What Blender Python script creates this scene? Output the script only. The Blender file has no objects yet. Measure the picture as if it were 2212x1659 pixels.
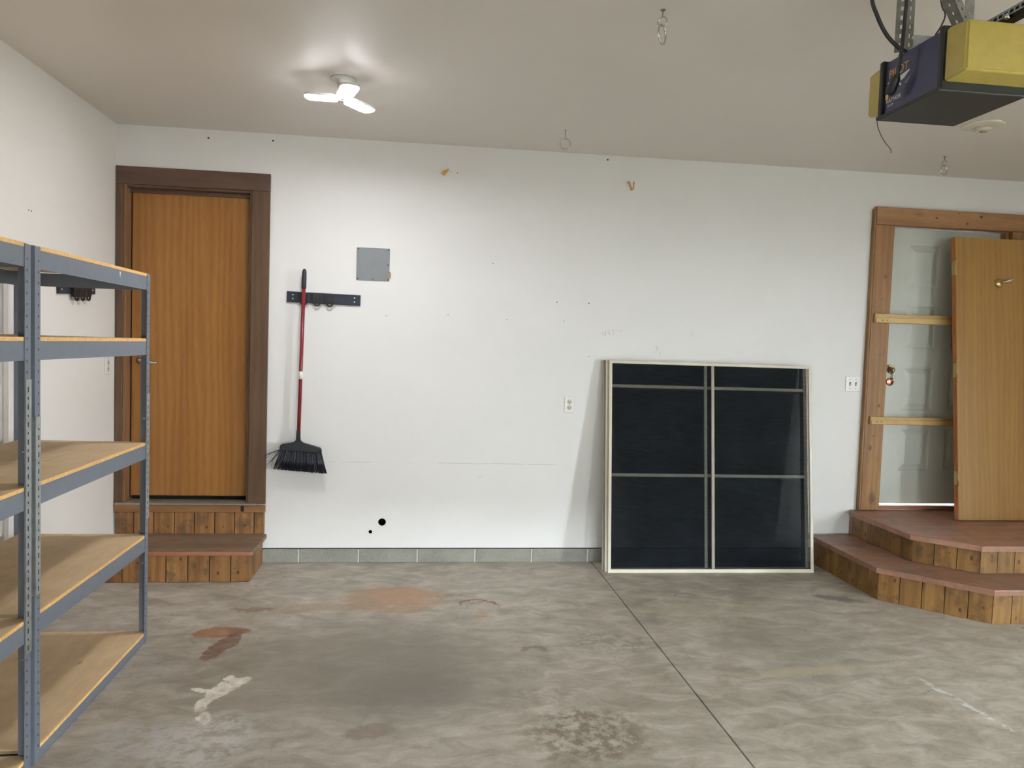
import bpy, bmesh, math, random
from mathutils import Vector, Matrix
random.seed(7)
scene = bpy.context.scene
C = scene.collection
R = math.radians

# ------------------------------------------------------------------ camera
YAW, PITCH, ROLL = -0.12402, -0.05046, 0.03227
fw = Vector((-math.sin(YAW) * math.cos(PITCH), math.cos(YAW) * math.cos(PITCH), math.sin(PITCH)))
rt = Vector((math.cos(YAW), math.sin(YAW), 0))
up = rt.cross(fw)
rt, up = (math.cos(ROLL) * rt + math.sin(ROLL) * up), (-math.sin(ROLL) * rt + math.cos(ROLL) * up)
cd = bpy.data.cameras.new('camera')
cam = bpy.data.objects.new('camera', cd)
C.objects.link(cam)
cd.sensor_width = 36.0
cd.sensor_fit = 'HORIZONTAL'
cd.lens = 1660.0 / 2212.0 * 36.0
cd.clip_start = 0.05
m4 = Matrix((rt, up, -fw)).transposed().to_4x4()
m4.translation = Vector((1.9895, -5.3939, 1.5531))
cam.matrix_world = m4
scene.camera = cam

# ------------------------------------------------------------------ light and exposure
scene.view_settings.view_transform = 'Standard'
scene.view_settings.look = 'None'
scene.view_settings.gamma = 1.0
scene.view_settings.use_curve_mapping = False
scene.view_settings.exposure = 0.54
SKY = 68.0            # daylight outside, relative to the dim garage
LAMP = 118.0           # radiance of the lamp panels
w = bpy.data.worlds.new('world')
scene.world = w
w.use_nodes = True
w.node_tree.nodes['Background'].inputs[0].default_value = (0.86, 0.96, 1.02, 1)
w.node_tree.nodes['Background'].inputs[1].default_value = SKY
try:
    scene.cycles.max_bounces = 10
    scene.cycles.diffuse_bounces = 6
    scene.cycles.transparent_max_bounces = 16
    scene.cycles.sample_clamp_indirect = 6.0
    scene.cycles.use_denoising = True
except Exception:
    pass

# room: x = 0 left wall, y = 0 back wall, z = 0 floor
RX, FY, HC = 7.40, -7.30, 2.916
G0, G1, GZ, GO = 2.35, 5.05, 2.25, 0.30    # garage door opening in the front wall and how far the door is raised
WIN = (-4.40, -3.75, 0.45, 2.10)          # y0 y1 z0 z1 of the tall window in the right wall
WIF = (6.03, 6.57, 1.30, 2.00)            # x0 x1 z0 z1 of the window in the front wall
def portal(name, w_, h_, loc, d):
    """marks an opening that daylight comes in through"""
    l_ = bpy.data.lights.new(name, 'AREA')
    l_.shape = 'RECTANGLE'
    l_.size, l_.size_y = w_, h_
    l_.cycles.is_portal = True
    o_ = bpy.data.objects.new(name, l_)
    o_.location = loc
    o_.rotation_euler = Vector(d).to_track_quat('-Z', 'Z').to_euler()
    C.objects.link(o_)
portal('side_daylight', WIN[1] - WIN[0], WIN[3] - WIN[2], (RX + 0.08, (WIN[0] + WIN[1]) / 2, (WIN[2] + WIN[3]) / 2), (-1, 0, 0))
portal('front_daylight', WIF[1] - WIF[0], WIF[3] - WIF[2], ((WIF[0] + WIF[1]) / 2, FY - 0.06, (WIF[2] + WIF[3]) / 2), (0, 1, 0))
portal('garage_daylight', G1 - G0, GO, ((G0 + G1) / 2, FY - 0.06, GO / 2), (0, 1, 0))

# ------------------------------------------------------------------ helpers: colour, materials
def lin(c):
    if isinstance(c, str):
        c = tuple(int(c[i:i + 2], 16) for i in (0, 2, 4))
    return tuple(((v / 255) / 12.92 if v / 255 <= 0.04045 else ((v / 255 + 0.055) / 1.055) ** 2.4) for v in c) + (1.0,)

class NT:
    def __init__(s, name):
        s.m = bpy.data.materials.new(name)
        s.m.use_nodes = True
        s.t = s.m.node_tree
        s.b = s.t.nodes['Principled BSDF']
        s.out = s.t.nodes['Material Output']
    def n(s, typ, **kw):
        o = s.t.nodes.new(typ)
        for k, v in kw.items():
            setattr(o, k, v)
        return o
    def l(s, a, b):
        s.t.links.new(a, b)
    def coord(s, rnd=False):
        tc = s.n('ShaderNodeTexCoord')
        if not rnd:
            return tc.outputs['Object']
        oi = s.n('ShaderNodeObjectInfo')
        mu = s.n('ShaderNodeMath', operation='MULTIPLY')
        s.l(oi.outputs['Random'], mu.inputs[0])
        mu.inputs[1].default_value = 37.0
        ad = s.n('ShaderNodeVectorMath', operation='ADD')
        s.l(tc.outputs['Object'], ad.inputs[0])
        s.l(mu.outputs[0], ad.inputs[1])
        return ad.outputs[0]
    def mapping(s, v, loc=(0, 0, 0), rot=(0, 0, 0), scale=(1, 1, 1), typ='POINT'):
        mp = s.n('ShaderNodeMapping', vector_type=typ)
        mp.inputs['Location'].default_value = loc
        mp.inputs['Rotation'].default_value = rot
        mp.inputs['Scale'].default_value = scale
        s.l(v, mp.inputs['Vector'])
        return mp.outputs[0]
    def noise(s, v, scale=5, detail=4, rough=0.55, dist=0.0, out=0):
        t = s.n('ShaderNodeTexNoise')
        t.inputs['Scale'].default_value = scale
        t.inputs['Detail'].default_value = detail
        t.inputs['Roughness'].default_value = rough
        t.inputs['Distortion'].default_value = dist
        s.l(v, t.inputs['Vector'])
        return t.outputs[out]
    def ramp(s, f, stops):
        r = s.n('ShaderNodeValToRGB')
        e = r.color_ramp.elements
        while len(e) < len(stops):
            e.new(0.5)
        for el, (p, c) in zip(e, stops):
            el.position = p
            el.color = c if len(c) == 4 else lin(c)
        s.l(f, r.inputs[0])
        return r.outputs[0]
    def rng(s, f, a, b, c=0.0, d=1.0, smooth=True):
        r = s.n('ShaderNodeMapRange')
        if smooth:
            r.interpolation_type = 'SMOOTHSTEP'
        for i, v in enumerate((a, b, c, d)):
            r.inputs[i + 1].default_value = v
        s.l(f, r.inputs[0])
        return r.outputs[0]
    def mix(s, f, a, b, blend='MIX'):
        mx = s.n('ShaderNodeMix', data_type='RGBA', blend_type=blend)
        if isinstance(f, (int, float)):
            mx.inputs[0].default_value = f
        else:
            s.l(f, mx.inputs[0])
        for k, v in ((6, a), (7, b)):
            if isinstance(v, tuple):
                mx.inputs[k].default_value = v
            else:
                s.l(v, mx.inputs[k])
        return mx.outputs[2]
    def math(s, op, a, b=None):
        q = s.n('ShaderNodeMath', operation=op)
        for i, v in enumerate((a, b)):
            if v is None:
                continue
            if isinstance(v, (int, float)):
                q.inputs[i].default_value = v
            else:
                s.l(v, q.inputs[i])
        return q.outputs[0]
    def bump(s, h, strength=0.2, dist=0.01):
        b = s.n('ShaderNodeBump')
        b.inputs['Strength'].default_value = strength
        b.inputs['Distance'].default_value = dist
        s.l(h, b.inputs['Height'])
        s.l(b.outputs[0], s.b.inputs['Normal'])
    def set(s, col=None, rough=None, metal=None, spec=None):
        if col is not None:
            if isinstance(col, tuple):
                s.b.inputs['Base Color'].default_value = col
            else:
                s.l(col, s.b.inputs['Base Color'])
        if rough is not None:
            if isinstance(rough, (int, float)):
                s.b.inputs['Roughness'].default_value = rough
            else:
                s.l(rough, s.b.inputs['Roughness'])
        if metal is not None:
            s.b.inputs['Metallic'].default_value = metal
        if spec is not None:
            s.b.inputs['Specular IOR Level'].default_value = spec
        return s.m

def plain(name, col, rough=0.5, metal=0.0, var=0.06, scale=14, bump=0.0, spec=None):
    k = NT(name)
    v = k.coord(True)
    f = k.noise(v, scale, 5)
    c = lin(col)
    lo = tuple(x * (1 - var) for x in c[:3]) + (1,)
    hi = tuple(min(1, x * (1 + var)) for x in c[:3]) + (1,)
    colr = k.ramp(f, [(0.3, lo), (0.7, hi)])
    if bump:
        k.bump(k.noise(v, scale * 8, 3), bump, 0.004)
    return k.set(colr, rough, metal, spec)

def wood(name, dark, mid, light, axis='z', scale=1.0, rough=0.5, knots=0.0, cathedral=False, stain=None, bump=0.15, wave=0.2):
    """boards: grain runs along axis; every object gets its own cut of the grain"""
    k = NT(name)
    v = k.coord(True)
    st = {'x': (0.09, 1, 1), 'y': (1, 0.09, 1), 'z': (1, 1, 0.09)}[axis]
    vs = k.mapping(v, scale=tuple(q * scale for q in st))
    broad = k.noise(vs, 7, 3, 0.5, 0.6)
    fine = k.noise(vs, 120, 3, 0.6)
    wv = k.n('ShaderNodeTexWave', wave_type='RINGS' if cathedral else 'BANDS')
    if cathedral:
        wv.rings_direction = 'SPHERICAL'
    else:
        wv.bands_direction = {'x': 'Y', 'y': 'X', 'z': 'X'}[axis]
    wv.inputs['Scale'].default_value = 9.0 if cathedral else 6.0
    wv.inputs['Distortion'].default_value = 9.0 if cathedral else 14.0
    wv.inputs['Detail'].default_value = 3.0
    wv.inputs['Detail Scale'].default_value = 0.7
    k.l(vs, wv.inputs['Vector'])
    g = k.mix(0.24 if cathedral else wave, broad, wv.outputs[0])
    g = k.mix(0.35, g, fine)
    col = k.ramp(g, [(0.30, lin(dark)), (0.5, lin(mid)), (0.72, lin(light))])
    if knots:
        vk = k.mapping(v, scale={'x': (0.5, 1, 1), 'y': (1, 0.5, 1), 'z': (1, 1, 0.5)}[axis])
        vo = k.n('ShaderNodeTexVoronoi')
        vo.inputs['Scale'].default_value = 6.5
        k.l(vk, vo.inputs['Vector'])
        kf = k.rng(vo.outputs['Distance'], 0.05, 0.25, knots, 0.0)
        col = k.mix(kf, col, tuple(x * 0.35 for x in lin(dark)[:3]) + (1,))
    if stain:
        sf = k.rng(k.noise(v, 9, 5, 0.65), 0.48, 0.66, 0.0, 0.7)
        col = k.mix(sf, col, lin(stain))
    oi = k.n('ShaderNodeObjectInfo')
    hv = k.n('ShaderNodeHueSaturation')
    k.l(k.rng(oi.outputs['Random'], 0, 1, 0.84, 1.14, False), hv.inputs['Value'])
    k.l(col, hv.inputs['Color'])
    k.bump(fine, bump, 0.003)
    return k.set(hv.outputs[0], rough, 0)

M = {}
# painted drywall with faint orange peel, a tape seam and a few scuffs
def paint(name, col, rough, marks=False, peel=0.25):
    k = NT(name)
    v = k.coord()
    f = k.noise(v, 1.4, 3)
    c = lin(col)
    colr = k.ramp(f, [(0.3, tuple(x * 0.975 for x in c[:3]) + (1,)), (0.7, c)])
    if marks:
        sp = k.n('ShaderNodeSeparateXYZ')
        k.l(v, sp.inputs[0])
        X, Z = sp.outputs[0], sp.outputs[2]
        wob = k.math('MULTIPLY', k.noise(v, 3, 2), 0.012)
        d = k.math('ABSOLUTE', k.math('SUBTRACT', k.math('ADD', Z, wob), 0.714))
        line = k.rng(d, 0.0010, 0.0035, 1, 0)
        inx = k.math('MULTIPLY', k.rng(X, 1.40, 1.44, 0, 1), k.rng(X, 2.95, 3.02, 1, 0))
        brk = k.rng(k.noise(v, 5, 2), 0.45, 0.55, 0.05, 0.35)
        colr = k.mix(k.math('MULTIPLY', k.math('MULTIPLY', line, inx), brk), colr, lin('8a8378'))
        for (cx, cz, rx, rz, ang, s_) in ((3.37, 1.667, 0.11, 0.03, -0.2, 0.55), (3.97, 1.67, 0.05, 0.02, 0.1, 0.4),
                                         (2.45, 0.62, 0.03, 0.02, 0, 0.3), (5.22, 0.62, 0.05, 0.012, 0.2, 0.35),
                                         (1.24, 1.33, 0.012, 0.02, 0, 0.4), (3.72, 1.55, 0.05, 0.05, 0.6, 0.3)):
            mp = k.mapping(v, (cx, 0, cz), (0, ang, 0), (rx, 1, rz), 'TEXTURE')
            ln = k.n('ShaderNodeVectorMath', operation='LENGTH')
            k.l(mp, ln.inputs[0])
            scr = k.rng(k.noise(k.mapping(v, rot=(0, 0.7, 0), scale=(60, 1, 14)), 2.2, 3), 0.56, 0.62, 0, s_)
            colr = k.mix(k.math('MULTIPLY', k.rng(ln.outputs['Value'], 0.5, 1.0, 1, 0), scr), colr, lin('6e6960'))
    k.bump(k.noise(v, 170, 3), peel, 0.0025)
    return k.set(colr, rough, 0)
M['wall'] = paint('wall_paint', 'e8e7e5', 0.55, True)
M['wall2'] = paint('wall_paint_plain', 'e7e3dd', 0.55)
M['ceil'] = paint('ceiling_paint', 'e0dad3', 0.46, peel=0.25)

# concrete
def concrete_floor():
    k = NT('concrete_floor')
    v = k.coord()
    n1 = k.noise(v, 1.1, 6, 0.62, 0.4)
    n2 = k.noise(k.mapping(v, scale=(1, 1.7, 1)), 5.5, 6, 0.68, 0.6)
    n3 = k.noise(v, 90, 4, 0.7)
    base = k.ramp(n1, [(0.28, lin('8a8274')), (0.5, lin('a89f90')), (0.72, lin('beb6a8'))])
    fine = k.ramp(n2, [(0.34, lin('736b60')), (0.5, lin('a69e91')), (0.66, lin('d0c9bd'))])
    col = k.mix(0.58, base, fine)
    col = k.mix(0.12, col, k.ramp(n3, [(0.3, lin('6f6a60')), (0.7, lin('cdc8bc'))]))
    dn = k.noise(v, 8, 7, 0.72, out=1)
    ds = k.n('ShaderNodeVectorMath', operation='MULTIPLY_ADD')
    k.l(dn, ds.inputs[0])
    ds.inputs[1].default_value = (0.22, 0.22, 0)
    ds.inputs[2].default_value = (-0.11, -0.11, 0)
    av = k.n('ShaderNodeVectorMath', operation='ADD')
    k.l(v, av.inputs[0])
    k.l(ds.outputs[0], av.inputs[1])
    warped = av.outputs[0]
    ds2 = k.n('ShaderNodeVectorMath', operation='MULTIPLY_ADD')
    k.l(dn, ds2.inputs[0])
    ds2.inputs[1].default_value = (0.13, 0.13, 0)
    ds2.inputs[2].default_value = (-0.065, -0.065, 0)
    av2 = k.n('ShaderNodeVectorMath', operation='ADD')
    k.l(v, av2.inputs[0])
    k.l(ds2.outputs[0], av2.inputs[1])
    warp2 = av2.outputs[0]
    patch = k.noise(v, 16, 5, 0.7)
    def dist(cx, cy, rx, ry, ang, vec):
        mp = k.mapping(vec, (cx, cy, 0), (0, 0, R(ang)), (rx, ry, 1), 'TEXTURE')
        ln = k.n('ShaderNodeVectorMath', operation='LENGTH')
        k.l(mp, ln.inputs[0])
        return ln.outputs['Value']
    RUST = ('a67d55', 'b78a68', '96633a', '6d4c38', '6a4a34', '94785a')
    # worn, oily and rusty places and other dark or pale patches: (x, y, rx, ry, angle, colour, strength, soft, broken)
    for cx, cy, rx, ry, ang, c, s_, soft, brk in (
        (2.02, -1.75, 0.55, 0.62, 0, '68625a', 0.38, 0.7, 0),
        (2.02, -2.02, 0.28, 0.22, 0, '56524d', 0.38, 0.7, 0),
        (1.60, -1.75, 0.85, 0.62, 0, '6f6658', 0.48, 0.6, 0),
        (2.72, -2.44, 0.26, 0.24, 0, '6b5a46', 0.75, 0.45, 1),
        (2.55, -2.10, 0.25, 0.10, 0, '726656', 0.35, 0.5, 1),
        (1.84, -2.37, 0.10, 0.06, 0, '6d5748', 0.45, 0.3, 0),
        (3.05, -1.50, 0.30, 0.16, 0, '6a655c', 0.45, 0.5, 1),
        (4.70, -0.85, 0.18, 0.06, -32, '55524c', 0.65, 0.5, 0),  # soft-edged dark patch beside the octagonal steps
        (4.00, -1.55, 0.45, 0.35, 0, '7d776c', 0.40, 0.6, 0),
        (1.90, -0.78, 0.33, 0.24, 0, 'a67d55', 0.55, 0.16, 0),
        (1.93, -0.70, 0.22, 0.15, 0, 'b78a68', 0.45, 0.35, 0),
        (1.45, -0.93, 0.38, 0.08, 4, '94785a', 0.38, 0.4, 0),
        (1.10, -0.93, 0.12, 0.035, 5, '6e4a36', 0.55, 0.3, 0),
        (2.40, -1.05, 0.05, 0.05, 0, 'a87f55', 0.45, 0.4, 0),
        (2.22, -0.72, 0.02, 0.02, 0, '8a4e3c', 0.6, 0.3, 0),
        (2.30, -0.70, 0.02, 0.02, 0, '8a4e3c', 0.6, 0.3, 0),
        (1.01, -1.28, 0.15, 0.075, 8, '96633a', 0.85, 0.12, 0),
        (1.09, -1.27, 0.08, 0.06, 0, '6a4a34', 0.55, 0.3, 0),
        (1.06, -1.46, 0.055, 0.20, -14, '6d4c38', 0.85, 0.12, 0),
        (1.22, -2.40, 0.20, 0.22, 0, 'c9c6c2', 0.70, 0.4, 1),
        (0.98, -2.42, 0.20, 0.20, 0, 'b9b7b4', 0.55, 0.4, 1),
        (0.75, -1.75, 0.25, 0.20, 0, 'aaa7a1', 0.45, 0.4, 1),
        (0.60, -1.02, 0.30, 0.06, 0, 'bdb9b0', 0.50, 0.4, 1),
        (3.75, -1.02, 0.5, 0.10, 0, 'b6ae98', 0.35, 0.5, 0),
        (3.90, -1.90, 0.35, 0.05, 5, 'b4a985', 0.45, 0.5, 0),
    ):
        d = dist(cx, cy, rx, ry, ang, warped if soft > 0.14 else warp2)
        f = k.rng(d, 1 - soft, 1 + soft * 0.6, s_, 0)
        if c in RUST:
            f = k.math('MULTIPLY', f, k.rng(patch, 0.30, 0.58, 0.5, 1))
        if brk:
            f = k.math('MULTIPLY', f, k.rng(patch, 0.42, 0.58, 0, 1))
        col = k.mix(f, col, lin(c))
    # calcite scab: a few joined lobes with a crisp edge
    lob = None
    for cx, cy, rx, ry, ang in ((1.215, -1.90, 0.085, 0.045, 50), (1.165, -2.00, 0.050, 0.085, -25), (1.10, -1.965, 0.060, 0.016, -8),
                                (1.13, -2.10, 0.032, 0.075, 5), (1.18, -1.84, 0.022, 0.03, 0), (1.175, -2.22, 0.030, 0.06, 20)):
        d = k.rng(dist(cx, cy, rx, ry, ang, warp2), 0.8, 1.12, 1, 0)
        lob = d if lob is None else k.math('MAXIMUM', lob, d)
    col = k.mix(k.math('MULTIPLY', lob, 0.9), col, k.ramp(patch, [(0.35, lin('bcb2a0')), (0.6, lin('ece6da'))]))
    # ring marks left by cans
    for cx, cy, r_, wd, c, s_ in ((2.39, -0.905, 0.105, 0.012, '7b4738', 0.8), (2.42, -0.95, 0.10, 0.006, '7b4738', 0.5), (2.625, -1.60, 0.055, 0.022, '6a5a4c', 0.6),
                                  (3.72, -0.78, 0.07, 0.006, '4a453f', 0.5)):
        mp = k.mapping(warp2, (cx, cy, 0), (0, 0, 0), (1, 1, 1), 'TEXTURE')
        ln = k.n('ShaderNodeVectorMath', operation='LENGTH')
        k.l(mp, ln.inputs[0])
        d = k.math('ABSOLUTE', k.math('SUBTRACT', ln.outputs['Value'], r_))
        f = k.rng(d, wd * 0.5, wd * 1.1, s_, 0)
        sp = k.n('ShaderNodeSeparateXYZ')
        k.l(mp, sp.inputs[0])
        f = k.math('MULTIPLY', f, k.rng(sp.outputs[1], -0.03, 0.03, 0.0, 1.0))
        col = k.mix(f, col, lin(c))
    # scraped white line on the right slab
    mp = k.mapping(warp2, (4.49, -2.27, 0), (0, 0, R(-82)), (1, 1, 1), 'TEXTURE')
    sp = k.n('ShaderNodeSeparateXYZ')
    k.l(mp, sp.inputs[0])
    f = k.math('MULTIPLY', k.rng(k.math('ABSOLUTE', sp.outputs[1]), 0.004, 0.022, 1, 0), k.rng(k.math('ABSOLUTE', sp.outputs[0]), 0.2, 0.30, 1, 0))
    f = k.math('MULTIPLY', f, k.rng(patch, 0.40, 0.56, 0, 0.85))
    col = k.mix(f, col, lin('d9dad6'))
    # specks
    vo = k.n('ShaderNodeTexVoronoi')
    vo.inputs['Scale'].default_value = 4.2
    k.l(v, vo.inputs['Vector'])
    col = k.mix(k.rng(vo.outputs['Distance'], 0.018, 0.035, 0.75, 0), col, lin('4a443c'))
    k.bump(n3, 0.12, 0.003)
    rg = k.rng(n2, 0.3, 0.7, 0.46, 0.66)
    return k.set(col, rg, 0)
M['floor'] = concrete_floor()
def block_mat():
    k = NT('concrete_block')
    v = k.coord(True)
    n = k.noise(v, 60, 5, 0.7)
    n2 = k.noise(v, 4, 3)
    col = k.mix(0.5, k.ramp(n, [(0.3, lin('706e67')), (0.7, lin('97958c'))]), k.ramp(n2, [(0.3, lin('85837b')), (0.7, lin('a8a69c'))]))
    k.bump(n, 0.5, 0.006)
    return k.set(col, 0.85)
M['block'] = block_mat()
M['mortar'] = plain('mortar', 'c2c0b8', 0.9, scale=40)
M['drive'] = plain('drive_concrete', 'd2cec6', 0.9, scale=3)
M['dark'] = plain('cavity_dark', '0d0d0d', 0.9)
M['door_oak'] = wood('oak_veneer', '845420', '94622a', 'a27036', 'z', 1.0, 0.38, cathedral=True, bump=0.05)
M['door_birch'] = wood('birch_veneer', '775626', '825f2b', '8c6932', 'z', 1.3, 0.42, bump=0.05)
M['birch_edge'] = wood('birch_edge', '8a4e18', 'a8652a', 'ba7a3c', 'z', 1.0, 0.5, bump=0.05)
M['casing'] = wood('dark_casing', '43301f', '533b27', '634932', 'z', 1.2, 0.45)
M['casing_x'] = wood('dark_casing_across', '432f24', '523a2c', '5f4636', 'x', 1.2, 0.45)
M['jamb'] = wood('jamb_wood', '6e4c2e', '86603c', '9a7450', 'z', 1.0, 0.45)
M['pine_z'] = wood('stained_pine', '6b4a22', '80592c', '92703c', 'z', 1.0, 0.5, knots=0.85)
M['pine_x'] = wood('stained_pine_across', '6a4628', '7e5834', '926c44', 'x', 1.0, 0.5, knots=0.8)
M['batten'] = wood('raw_pine_batten', 'a5824e', 'b99a64', 'c9ad7a', 'x', 1.0, 0.55, knots=0.6)
M['step_board'] = wood('step_cedar', '6b4622', '875d32', '9c7444', 'z', 0.9, 0.5, knots=0.8, stain='54402c')
M['step_rust'] = wood('step_pine', '644720', '7b592c', '8e6c3c', 'z', 0.9, 0.5, knots=0.75, stain='55391f')
M['tread'] = wood('worn_red_tread', '7e5646', '9a715d', 'ad8872', 'x', 1.0, 0.42, stain='6e6254', wave=0.05)
M['tread_grey'] = wood('worn_grey_tread', '6b5540', '83705a', '97866c', 'x', 1.0, 0.6, stain='84503a', wave=0.1)
M['nose'] = wood('tread_edge', '7a4a32', '8f5c42', 'a26e52', 'x', 1.0, 0.5)
def board_mat():
    k = NT('particle_board')
    v = k.coord(True)
    n1 = k.noise(v, 2.5, 4, 0.6, 0.8)
    n2 = k.noise(k.mapping(v, scale=(1, 0.3, 1)), 30, 4, 0.6)
    col = k.mix(0.35, k.ramp(n1, [(0.3, lin('c8ad86')), (0.7, lin('dcc29b'))]), k.ramp(n2, [(0.3, lin('b59a74')), (0.7, lin('dcc4a0'))]))
    vo = k.n('ShaderNodeTexVoronoi')
    vo.inputs['Scale'].default_value = 7.0
    k.l(k.mapping(v, scale=(1, 0.45, 1)), vo.inputs['Vector'])
    col = k.mix(k.rng(vo.outputs['Distance'], 0.03, 0.11, 0.55, 0), col, lin('6f5a42'))
    return k.set(col, 0.55)
M['osb'] = board_mat()
M['osb_edge'] = plain('particle_board_edge', 'd9ac6c', 0.7, scale=90, var=0.2)
M['grey'] = plain('grey_blue_enamel', '666b76', 0.38, 0.0, 0.06, 20)
M['zinc'] = plain('galvanised_steel', 'aeb3b3', 0.38, 0.75, 0.18, 30)
M['steel'] = plain('perforated_steel', '8f8f88', 0.45, 0.7, 0.2, 30)
M['chrome'] = plain('chrome', 'd6d6d2', 0.16, 1.0, 0.03)
M['brass'] = plain('brass', 'b59a63', 0.3, 0.9, 0.08)
M['copper'] = plain('copper_tint', 'c98d70', 0.2, 1.0, 0.1)
M['alu'] = plain('aluminium_threshold', 'a9a295', 0.35, 0.7, 0.1, 30)
M['cream'] = plain('cream_aluminium', 'cdc6b2', 0.42, 0.0, 0.02, 3)
M['taupe'] = plain('taupe_aluminium', '8f8777', 0.45, 0.0, 0.08)
M['black'] = plain('black_plastic', '17181c', 0.45, 0, 0.15)
M['blackmetal'] = plain('black_steel', '191918', 0.35, 0.4, 0.15)
M['navy'] = plain('navy_rack', '242a38', 0.4, 0, 0.1)
M['red'] = plain('red_handle', '741a1e', 0.32, 0, 0.1)
M['white'] = plain('white_plastic', 'e8e6e2', 0.35, 0, 0.02)
M['whitedoor'] = plain('white_door_paint', 'c6c9c0', 0.42, 0, 0.03, 6)
M['ivory'] = plain('ivory_plastic', 'd3ccba', 0.4, 0, 0.03)
M['plate'] = plain('grey_cover_plate', '7f8286', 0.5, 0.1, 0.05)
M['pan'] = plain('opener_pan', '232320', 0.5, 0.2, 0.1)
M['blue'] = plain('opener_blue', '2c2f52', 0.42, 0, 0.08)
M['yhook'] = plain('yellow_vinyl', 'c4922e', 0.4, 0, 0.1)
M['orange'] = plain('orange_print', 'd69c3e', 0.5)
M['offwhite'] = plain('white_print', 'e2e0dc', 0.5)
M['lilac'] = plain('lilac_print', '8d84b0', 0.5)
M['slot'] = plain('slot_shadow', '121316', 0.8)
M['wire'] = plain('brown_wire', '4d3830', 0.5)
M['bristle'] = plain('black_bristle', '1b1f29', 0.42, 0, 0.25, 60)

k = NT('yellow_lens')
k.b.inputs['Subsurface Weight'].default_value = 0.3
k.b.inputs['Subsurface Radius'].default_value = (0.03, 0.025, 0.01)
M['lens'] = k.set(k.ramp(k.noise(k.coord(), 30, 3), [(0.3, lin('b09f52')), (0.7, lin('b9a85c'))]), 0.3)

def mesh_mat():
    k = NT('screen_mesh')
    tr = k.n('ShaderNodeBsdfTransparent')
    mx = k.n('ShaderNodeMixShader')
    v = k.coord()
    f = k.noise(k.mapping(v, scale=(4, 4, 60)), 3, 4)
    cover = k.rng(f, 0.3, 0.7, 0.52, 0.64)
    k.set(k.ramp(k.noise(v, 6, 3), [(0.3, lin('0e1216')), (0.7, lin('1c2228'))]), 0.8, spec=0.12)
    k.l(cover, mx.inputs[0])
    k.l(tr.outputs[0], mx.inputs[1])
    k.l(k.b.outputs[0], mx.inputs[2])
    k.l(mx.outputs[0], k.out.inputs[0])
    return k.m
M['mesh'] = mesh_mat()
def pane_mat():
    k = NT('window_glass')
    tr = k.n('ShaderNodeBsdfTransparent')
    gl = k.n('ShaderNodeBsdfGlossy')
    gl.inputs['Roughness'].default_value = 0.02
    mx = k.n('ShaderNodeMixShader')
    mx.inputs[0].default_value = 0.06
    k.l(tr.outputs[0], mx.inputs[1])
    k.l(gl.outputs[0], mx.inputs[2])
    k.l(mx.outputs[0], k.out.inputs[0])
    return k.m
M['glass'] = pane_mat()
k = NT('led_panel')
k.b.inputs['Emission Color'].default_value = (0.97, 0.965, 1.0, 1)
k.b.inputs['Emission Strength'].default_value = LAMP
M['led'] = k.set((1, 1, 1, 1), 0.4)

# ------------------------------------------------------------------ helpers: geometry
def BM():
    return bmesh.new()

def box(bm, x0, x1, y0, y1, z0, z1, bev=0.0):
    r = bmesh.ops.create_cube(bm, size=1.0)
    vs = r['verts']
    for v in vs:
        v.co = Vector((x0 + (v.co.x + 0.5) * (x1 - x0), y0 + (v.co.y + 0.5) * (y1 - y0), z0 + (v.co.z + 0.5) * (z1 - z0)))
    if bev > 0:
        ed = list({e for v in vs for e in v.link_edges})
        bmesh.ops.bevel(bm, geom=ed, offset=bev, segments=2, profile=0.5, affect='EDGES')
    return bm

def prism(bm, pts, z0, z1, bev=0.0):
    """polygon in x/y extruded along z"""
    lo = [bm.verts.new((p[0], p[1], z0)) for p in pts]
    hi = [bm.verts.new((p[0], p[1], z1)) for p in pts]
    n = len(pts)
    fs = [bm.faces.new(lo[::-1]), bm.faces.new(hi)]
    for i in range(n):
        fs.append(bm.faces.new((lo[i], lo[(i + 1) % n], hi[(i + 1) % n], hi[i])))
    bmesh.ops.recalc_face_normals(bm, faces=fs)
    if bev > 0:
        ed = [e for v in hi for e in v.link_edges if e.other_vert(v) in hi]
        bmesh.ops.bevel(bm, geom=list(set(ed)), offset=bev, segments=2, profile=0.5, affect='EDGES')
    return bm

def prism_y(bm, pts, y0, y1):
    """polygon in x/z extruded along y"""
    lo = [bm.verts.new((p[0], y0, p[1])) for p in pts]
    hi = [bm.verts.new((p[0], y1, p[1])) for p in pts]
    n = len(pts)
    fs = [bm.faces.new(lo), bm.faces.new(hi[::-1])]
    for i in range(n):
        fs.append(bm.faces.new((lo[i], hi[i], hi[(i + 1) % n], lo[(i + 1) % n])))
    bmesh.ops.recalc_face_normals(bm, faces=fs)
    return bm

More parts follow.
